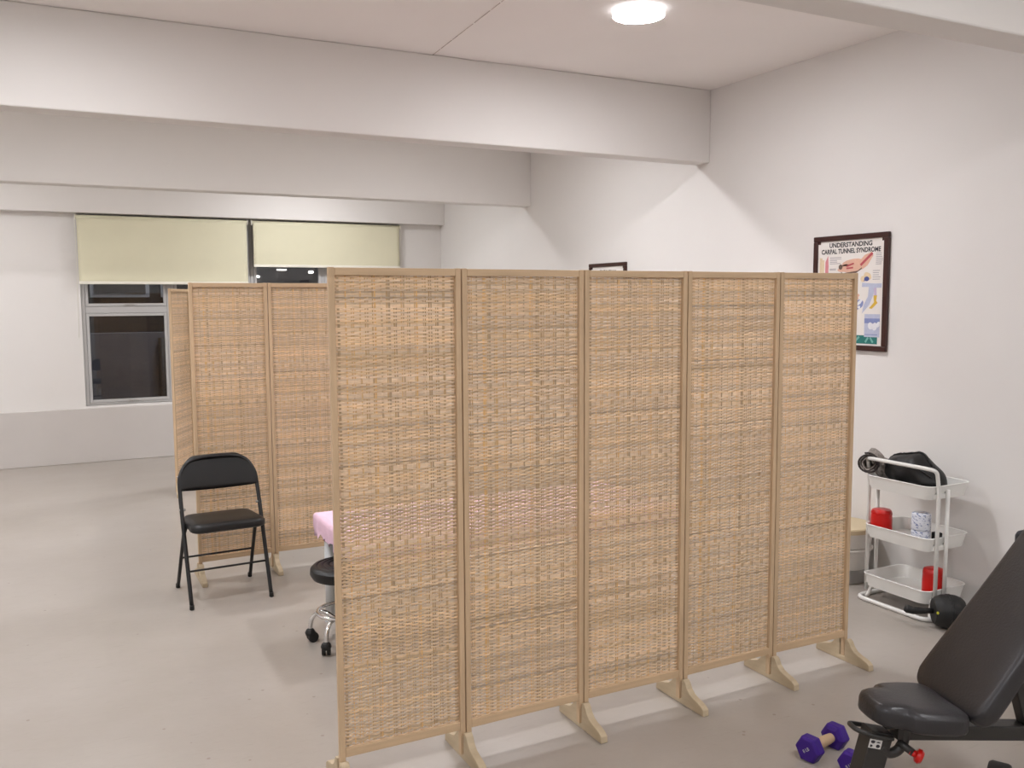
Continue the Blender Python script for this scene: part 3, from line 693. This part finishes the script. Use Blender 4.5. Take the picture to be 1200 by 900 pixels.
for s in (-1, 1):
    tubeo('riser', smooth_path([(-hx+0.035, s*(hy+0.0), 0.013), (-hx+0.05, s*(hy-0.01), 0.03), (-hx+0.065, s*(hy-0.02), 0.085)], 5), 0.010, M['white_metal'], t, 10)
    tubeo('riser', smooth_path([(hx-0.06, s*(hy+0.0), 0.013), (hx-0.065, s*(hy-0.01), 0.03), (hx-0.07, s*(hy-0.02), 0.085)], 5), 0.010, M['white_metal'], t, 10)

# things on the trolley
def lobed(name, fn, nu, nv, m, parent=None, loc=(0, 0, 0), rz=0.0):
    bm = bmesh.new(); R_ = []
    for j in range(1, nv):
        R_.append([bm.verts.new(fn(2*PI*i/nu, PI*j/nv)) for i in range(nu)])
    a, b = bm.verts.new(fn(0, 0)), bm.verts.new(fn(0, PI))
    for i in range(nu):
        bm.faces.new((a, R_[0][i], R_[0][(i+1) % nu])); bm.faces.new((b, R_[-1][(i+1) % nu], R_[-1][i]))
    for j in range(nv-2):
        for i in range(nu): bm.faces.new((R_[j][i], R_[j+1][i], R_[j+1][(i+1) % nu], R_[j][(i+1) % nu]))
    o = obj(name, bm, m, parent, smooth=True); o.location = loc; o.rotation_euler = (0, 0, rz); return o
bag = thing('black_pouch', 'puffed black leather pouch with a seamed top lying in the top tray', 'bag', (4.180, 3.320, 0.647), 0.0)
def bagf(a, b):
    # long axis local y, sagging to the near end; ridge along the top
    y = 0.178*math.cos(b); r = math.sin(b)**0.75
    x = 0.095*r*math.cos(a); s = math.sin(a)
    hgt = 0.20-0.085*max(0, (-y-0.02)/0.145)**1.3 - 0.01*max(0, (y-0.06)/0.1)
    z = hgt*0.5 + hgt*0.5*r*(math.copysign(abs(s)**0.9, s))
    z += 0.010*math.sin(a*2+1)*r*math.sin(y*26)
    x += 0.012*math.sin(y*40)*r*math.sin(a*3)
    return (x, y, max(0.002, z))
lobed('pouch_body', bagf, 36, 26, M['black_vinyl'], bag)
bm = bmesh.new(); pr = []
for k in range(20):
    b = 0.35 + k/19*1.9; p = bagf(PI/2, b); pr.append((p[0], p[1], p[2]+0.004+0.0015*math.sin(k*2.5)))
tube(bm, pr, 0.0055, 8); obj('seam', bm, M['black_vinyl'], bag, smooth=True)
bm = bmesh.new(); pr = []
for k in range(22):
    b = 0.28 + k/21*2.2; p = bagf(PI-0.5, b); pr.append((p[0]-0.003, p[1], p[2]+0.003))
tube(bm, pr, 0.004, 8); obj('seam', bm, M['black_vinyl'], bag, smooth=True)

M['towel'] = mat('grey_marled_cloth', srgb(150, 142, 136), 0.9, spec=0.1, bump=0.5, bscale=120, var=0.45, vscale=70)
M['towel_in'] = mat('dark_cloth_edge', srgb(52, 44, 42), 0.9, bump=0.3, bscale=120, var=0.2, vscale=60)
tw = thing('rolled_towel', 'grey marled cloth roll with a dark hem at the far end of the top tray', 'towel', (4.12, 3.562, 0.72), 0.0)
bm = bmesh.new(); prev = None; rows = []
for k in range(40):
    a = k/39*2.3*2*PI; r = 0.026+0.028*k/39
    cx, cz = r*math.cos(a)*1.1, 0.055+r*math.sin(a)*1.05
    rows.append([bm.verts.new((cx, y+0.006*math.sin(a*2+y*40), cz+0.006*math.sin(a*3+y*30))) for y in [-0.095+0.019*j for j in range(10)]])
for a, b in zip(rows, rows[1:]):
    for j in range(9): bm.faces.new((a[j], a[j+1], b[j+1], b[j]))
o = obj('cloth_roll', bm, M['towel'], tw, smooth=True); md = o.modifiers.new('thick', 'SOLIDIFY'); md.thickness = 0.006
o.rotation_euler = (0, 0, -1.05)
bm = bmesh.new()
pr = [(-0.095*0+r_*math.cos(a_)*1.1, -0.098, 0.055+r_*math.sin(a_)*1.05) for k in range(30) for a_, r_ in [((0.9+k/29*1.4)*2*PI, 0.038+0.017*k/29)]]
tube(bm, pr, 0.0055, 6); o = obj('hem', bm, M['towel_in'], tw, smooth=True); o.rotation_euler = (0, 0, -1.05)
def heap(a, b):
    r = 1+0.16*math.sin(5*a+2*b)+0.12*math.sin(9*a-3*b)
    return (0.055*r*math.sin(b)*math.cos(a), 0.075*r*math.sin(b)*math.sin(a), 0.062+0.055*r*math.cos(b))
o = lobed('cloth_fold', heap, 28, 16, M['towel'], tw, (0.045, -0.025, -0.055))

def tumbler(x, y, z, r, hh, label, ridged):
    t = thing('red_tumbler', label, 'cup', (x, y, z), 0.3, 'red tumblers on the trolley')
    latheo('body', [(r*0.98, 0), (r, 0.006), (r*0.985, hh*0.6), (r*0.95, hh*0.80)], M['red'], t, 28)
    latheo('lid', [(r*0.955, hh*0.80), (r*0.97, hh*0.82), (r*0.95, hh*0.90), (r*0.86, hh*0.97), (r*0.6, hh), (0.001, hh)], M['red'], t, 10 if ridged else 28)
    return t
tumbler(4.115, 3.478, 0.3715, 0.058, 0.145, 'red plastic tumbler with faceted lid on the middle tray', True)
tumbler(4.155, 3.165, 0.0915, 0.056, 0.165, 'red plastic tumbler standing on the bottom tray', False)

# two bandage rolls in printed paper, stacked
def wrap_mat():
    m = bpy.data.materials.new('blue_print_paper'); m.use_nodes = True; nt = m.node_tree; b = nt.nodes['Principled BSDF']; N = nt.nodes.new; L = nt.links.new
    tc = N('ShaderNodeTexCoord'); mp = N('ShaderNodeMapping'); mp.inputs['Rotation'].default_value = (0, 0.75, 0); mp.inputs['Scale'].default_value = (38, 38, 62); L(tc.outputs['Object'], mp.inputs[0])
    n = N('ShaderNodeTexNoise'); n.inputs['Scale'].default_value = 1.3; n.inputs['Detail'].default_value = 2
    mp2 = N('ShaderNodeMapping'); mp2.inputs['Scale'].default_value = (0.55, 1, 2.0); L(mp.outputs[0], mp2.inputs[0]); L(mp2.outputs[0], n.inputs['Vector'])
    r = N('ShaderNodeValToRGB'); e = r.color_ramp.elements; e[0].position = 0.36; e[0].color = srgb(84, 98, 150); e[1].position = 0.45; e[1].color = srgb(214, 216, 224)
    L(n.outputs['Fac'], r.inputs[0]); L(r.outputs[0], b.inputs['Base Color']); b.inputs['Roughness'].default_value = 0.5
    return m
M['wrap'] = wrap_mat()
for z, lab in ((0.3715, 'white and blue printed bandage roll under another roll on the middle tray'), (0.4625, 'white and blue printed bandage roll stacked on top of another roll')):
    t2 = thing('bandage_roll', lab, 'roll', (4.095, 3.205, z), z*3, 'bandage rolls')
    latheo('wrapper', [(0.040, 0.0), (0.047, 0.003), (0.0485, 0.010), (0.0485, 0.080), (0.047, 0.087), (0.040, 0.0905), (0.016, 0.0905)], M['wrap'], t2, 32)
    latheo('core', [(0.015, 0.06), (0.0145, 0.0907), (0.001, 0.0907)], P_grey, t2, 16)
bx = boxo('black_box', (-0.017, 0.017, -0.022, 0.022, 0, 0.075), M['rubber'], None, bevel=0.004); bx.location = (4.17, 3.165, 0.3715)
tag(bx, 'small black box beside the bandage rolls on the middle tray', 'box')

# white tub behind the trolley
t = thing('storage_tub', 'white two tier plastic tub with beige lid behind the trolley', 'tub', (4.235, 3.86, 0))
latheo('base', [(0.140, 0.0), (0.146, 0.006), (0.146, 0.085)], M['steel'], t, 40)
latheo('lower_tub', [(0.148, 0.0855), (0.152, 0.09), (0.162, 0.195), (0.174, 0.200), (0.174, 0.208), (0.166, 0.211)], M['white_plastic'], t, 40)
latheo('upper_tub', [(0.150, 0.2115), (0.160, 0.216), (0.172, 0.295), (0.172, 0.304)], M['white_plastic'], t, 40)
latheo('lid', [(0.172, 0.3045), (0.180, 0.307), (0.180, 0.332), (0.174, 0.338), (0.001, 0.339)], M['beige'], t, 40)

# ------------------------------------------------------------------ ab roller on the floor
d = Vector((0.80, -0.60, 0)).normalized(); ang = math.atan2(d.y, d.x)
t = thing('ab_roller', 'black wide wheeled ab roller with a lime cap on the floor by the trolley', 'exercise roller', (4.05, 2.990, 0), ang)
RM = Matrix.Translation((0, 0, 0.088)) @ Matrix.Rotation(PI/2, 4, 'Y')
latheo('wheel', [(0.040, -0.074), (0.062, -0.073), (0.074, -0.060), (0.084, -0.034), (0.0875, 0.0), (0.084, 0.034), (0.074, 0.060), (0.062, 0.073), (0.040, 0.074)], M['rubber'], t, 40, mtx=RM)
for zz in (-0.006, 0.006):
    rr_ = 0.0874
    bm = bmesh.new(); tube(bm, [RM @ Vector((rr_*math.cos(2*PI*k/40), rr_*math.sin(2*PI*k/40), zz)) for k in range(40)], 0.0016, 6, closed=True); obj('tread_rib', bm, M['black_metal'], t, smooth=True)
for s in (-1, 1):
    pr = [(s*x, 0, 0.088+dz) for x, dz in ((0.073, 0), (0.10, 0), (0.13, -0.002), (0.17, -0.003), (0.20, 0.004), (0.21, 0.008))]
    bm = bmesh.new(); tube(bm, pr, [0.013, 0.015, 0.017, 0.019, 0.021, 0.016], 14); obj('grip', bm, M['rubber'], t, smooth=True)
    bm = bmesh.new(); lathe(bm, [(0.008, -0.004), (0.008, 0.003), (0.006, 0.005), (0.001, 0.0055)], 12, Matrix.Translation((s*0.066, s*0.062, 0.098)) @ Vector((s*0.55, s*0.8, 0.12)).to_track_quat('Z', 'Y').to_matrix().to_4x4())
    obj('lime_cap', bm, M['lime'], t)

# navy foam cylinder standing behind the bench
t = thing('foam_cylinder', 'dark navy cylinder standing upright behind the bench backrest', 'foam roller', (3.757, 2.352, 0))
latheo('foam', [(0.085, 0.0), (0.092, 0.008), (0.092, 0.660), (0.086, 0.673), (0.07, 0.677), (0.03, 0.677), (0.028, 0.665)], M['navy'], t, 36)

# ------------------------------------------------------------------ adjustable bench
TH = math.radians(8.78)
Uv = Vector((math.cos(yaw), -math.sin(yaw), 0))*math.cos(TH) + Vector((math.sin(yaw), math.cos(yaw), 0))*math.sin(TH)
BA = math.atan2(Uv.y, Uv.x)
t = thing('weight_bench', 'black padded adjustable weight bench with raised backrest and red pin', 'bench', (2.434, 1.799, 0), BA)
def pad(name, outline, thick, m, mtx, crown=0.012):
    """cushion from an outline (list of (u,v)); top at +thick"""
    cx = sum(p[0] for p in outline)/len(outline); cy = sum(p[1] for p in outline)/len(outline)
    bm = bmesh.new(); L = []
    for k, z in ((0.95, 0.0), (0.99, 0.006), (1.0, 0.014), (1.0, thick-0.018), (0.985, thick-0.006), (0.95, thick), (0.86, thick+crown*0.3), (0.6, thick+crown*0.8), (0.3, thick+crown)):
        ring = []
        for x, y in outline:
            q = 1-k; dx, dy = x-cx, y-cy; l = math.hypot(dx, dy)
            f_ = k if k < 0.9 else 1-(q*0.28)/max(l, 0.01)
            ring.append(bm.verts.new(mtx @ Vector((cx+dx*f_, cy+dy*f_, z))))
        L.append(ring)
    for a, b in zip(L, L[1:]):
        n = len(a)
        for k in range(n): bm.faces.new((a[k], a[(k+1) % n], b[(k+1) % n], b[k]))
    bm.faces.new(L[0][::-1]); bm.faces.new(L[-1])
    return obj(name, bm, m, t, smooth=True)
# backrest
PHI = math.radians(52.9)
bo = [(-w_, l) for w_, l in ()]
def back_outline():
    half = [(0.02, -0.012), (0.10, -0.012), (0.140, -0.006), (0.163, 0.018), (0.170, 0.06), (0.165, 0.25), (0.157, 0.45), (0.148, 0.62), (0.136, 0.70), (0.12, 0.735), (0.09, 0.75), (0.02, 0.752)]
    R_ = [(l, v) for v, l in half]; return R_ + [(l, -v) for l, v in R_[::-1]]
def dens(o, n=4):
    return [tuple(v) for v in smooth_path([(a, b, 0) for a, b in o], n, closed=True)]
Bm = Matrix.Translation((0.015, 0, 0.437)) @ Matrix.Rotation(-PHI, 4, 'Y')
pad('backrest', [(a, b) for a, b, _ in dens(back_outline())], 0.058, M['bench_vinyl'], Bm @ Matrix.Translation((0, 0.030, -0.058)), 0.006)
# seat, nose up, notched at the front corners
def seat_outline():
    half = [(0.00, 0.02), (0.00, 0.09), (-0.02, 0.126), (-0.07, 0.134), (-0.14, 0.130), (-0.18, 0.118), (-0.20, 0.095), (-0.222, 0.084), (-0.250, 0.076), (-0.270, 0.052), (-0.275, 0.016)]
    return half + [(a, -b) for a, b in half[::-1]]
Sm = Matrix.Translation((0.01, 0, 0.385)) @ Matrix.Rotation(math.radians(5), 4, 'Y')
pad('seat', [(a, b) for a, b, _ in dens(seat_outline())], 0.062, M['bench_vinyl'], Sm, 0.008)
# frame
def rbox(name, p, q, wd, hg, m, bev=0.004):
    """rectangular steel tube from p to q"""
    p, q = Vector(p), Vector(q); dd = (q-p); l = dd.length; dd.normalize()
    side = Vector((0, 1, 0)); upv = side.cross(dd) * -1
    bm = bmesh.new(); v = []
    for a in (p, q):
        for sx, sz in ((-1, -1), (1, -1), (1, 1), (-1, 1)): v.append(bm.verts.new(a+side*sx*wd/2+upv*sz*hg/2))
    for f_ in ((0, 1, 2, 3), (7, 6, 5, 4), (0, 4, 5, 1), (1, 5, 6, 2), (2, 6, 7, 3), (3, 7, 4, 0)): bm.faces.new([v[i] for i in f_])
    return obj(name, bm, m, t, bevel=bev)
rbox('main_rail', (-0.17, 0, 0.364), (0.80, 0, 0.280), 0.06, 0.046, M['bench_metal'])
rbox('front_post', (-0.220, 0, 0.370), (-0.31, 0, 0.03), 0.062, 0.075, M['bench_metal'])
rbox('rear_post', (0.78, 0, 0.27), (0.90, 0, 0.03), 0.06, 0.06, M['bench_metal'])
bm = bmesh.new(); box(bm, -0.345, -0.285, -0.22, 0.22, 0.0, 0.04); obj('front_foot', bm, M['bench_metal'], t, bevel=0.006)
bm = bmesh.new(); box(bm, 0.87, 0.93, -0.24, 0.24, 0.0, 0.04); obj('rear_foot', bm, M['bench_metal'], t, bevel=0.006)
rbox('seat_bracket', (-0.205, 0, 0.39), (-0.03, 0, 0.375), 0.05, 0.03, M['bench_metal'])
bl = lambda l, z: tuple(Bm @ Vector((l, 0, z)))
rbox('back_support', bl(0.10, -0.078), bl(0.70, -0.078), 0.05, 0.036, M['bench_metal'])
rbox('prop', bl(0.24, -0.075), (0.295, 0, 0.335), 0.045, 0.045, M['bench_metal'])
# front carry loop, pin and its red knob, seat quadrant
tubeo('carry_loop', smooth_path([(-0.190, -0.035, 0.352), (-0.250, -0.037, 0.366), (-0.298, -0.024, 0.382), (-0.306, 0.0, 0.385), (-0.298, 0.024, 0.382), (-0.250, 0.037, 0.366), (-0.190, 0.035, 0.352)], 5), 0.0075, M['bench_metal'], t, 10)
tubeo('seat_quadrant', smooth_path([(-0.225, -0.02, 0.322), (-0.195, -0.02, 0.300), (-0.165, -0.02, 0.305), (-0.145, -0.02, 0.335), (-0.14, -0.02, 0.385)], 6), 0.016, M['bench_metal'], t, 10)
tubeo('pin', [(-0.165, -0.02, 0.335), (-0.135, -0.055, 0.312)], 0.012, M['bench_metal'], t, 10)
km = Matrix.Translation((-0.135, -0.055, 0.312)) @ Vector((0.05, -0.035, -0.024)).to_track_quat('Z', 'Y').to_matrix().to_4x4()
latheo('pin_knob', [(0.010, -0.01), (0.011, 0.006), (0.021, 0.010), (0.023, 0.020), (0.017, 0.028), (0.001, 0.030)], M['red'], t, 16, mtx=km)
# sticker on the front post
pm = Matrix.Translation((-0.246, -0.0318, 0.338)) @ Matrix.Rotation(PI/2, 4, 'X') @ Matrix.Rotation(math.radians(-14), 4, 'Z')
def sticker():
    bm = bmesh.new(); box(bm, -0.021, 0.021, -0.014, 0.014, 0, 0.0006); bm.transform(pm); s = obj('warning_sticker', bm, M['sticker'], t)
    for k, (a, b, c, d_) in enumerate(((-0.017, -0.002, 0.001, 0.011), (-0.017, -0.008, -0.011, -0.003), (0.003, 0.017, -0.011, 0.0), (0.002, 0.016, 0.004, 0.008))):
        bm = bmesh.new(); prism(bm, blob((a+b)/2, (c+d_)/2, (b-a)/2, (d_-c)/2, 0, 8, 0.15, k), 'z', 0.0005, 0.0011); bm.transform(pm); obj('pictogram', bm, M['ink'], s)
sticker()

# ------------------------------------------------------------------ dumbbells
def dumbbell(loc, rz, label, tilt=0.0):
    t = thing('dumbbell', label, 'dumbbell', loc, rz, 'purple dumbbells')
    R_ = 0.052; hz = R_*math.cos(PI/6)
    hm = Matrix.Translation((0, 0, hz)) @ Matrix.Rotation(PI/2, 4, 'Y') @ Matrix.Rotation(0, 4, 'Z')
    latheo('grip', [(0.0165, -0.060), (0.0190, -0.03), (0.0200, 0.0), (0.0190, 0.03), (0.0165, 0.060)], M['sleeve'], t, 20, mtx=hm)
    for s in (-1, 1):
        bm = bmesh.new(); lathe(bm, [(R_*0.62, s*0.052), (R_*0.97, s*0.060), (R_, s*0.066), (R_, s*0.092), (R_*0.95, s*0.100), (R_*0.80, s*0.104)], 6, hm @ Matrix.Rotation(PI/6, 4, 'Z'))
        hd = obj('head', bm, M['purple'], t, bevel=0.004, seg=3)
        tm = Matrix.Translation((s*0.1045, 0, hz)) @ Matrix.Rotation(s*PI/2, 4, 'Z') @ Matrix.Rotation(PI/2, 4, 'X') @ Matrix.Rotation(0.7, 4, 'Z')
        text('8 LB', 0.017, M['sticker'], hd, 'weight_mark', tm)
    return t
dumbbell((2.507, 2.350, 0), math.radians(10), 'purple hex dumbbell with cream grip lying clear on the floor in front of the screen')
dumbbell((2.556, 2.205, 0), math.radians(15), 'purple hex dumbbell half hidden behind the front post of the bench')
def blackbell(loc, rz):
    t = thing('rubber_dumbbell', 'black round headed dumbbell on the floor under the bench rail', 'dumbbell', loc, rz)
    hm = Matrix.Translation((0, 0, 0.07)) @ Matrix.Rotation(PI/2, 4, 'Y')
    latheo('grip', [(0.015, -0.07), (0.017, 0), (0.015, 0.07)], M['chrome'], t, 20, mtx=hm)
    for s in (-1, 1):
        latheo('head', [(0.05, s*0.065), (0.067, s*0.070), (0.07, s*0.078), (0.07, s*0.125), (0.064, s*0.135), (0.04, s*0.137)], M['rubber'], t, 32, mtx=hm)
blackbell((2.815, 1.74, 0), math.radians(-62))
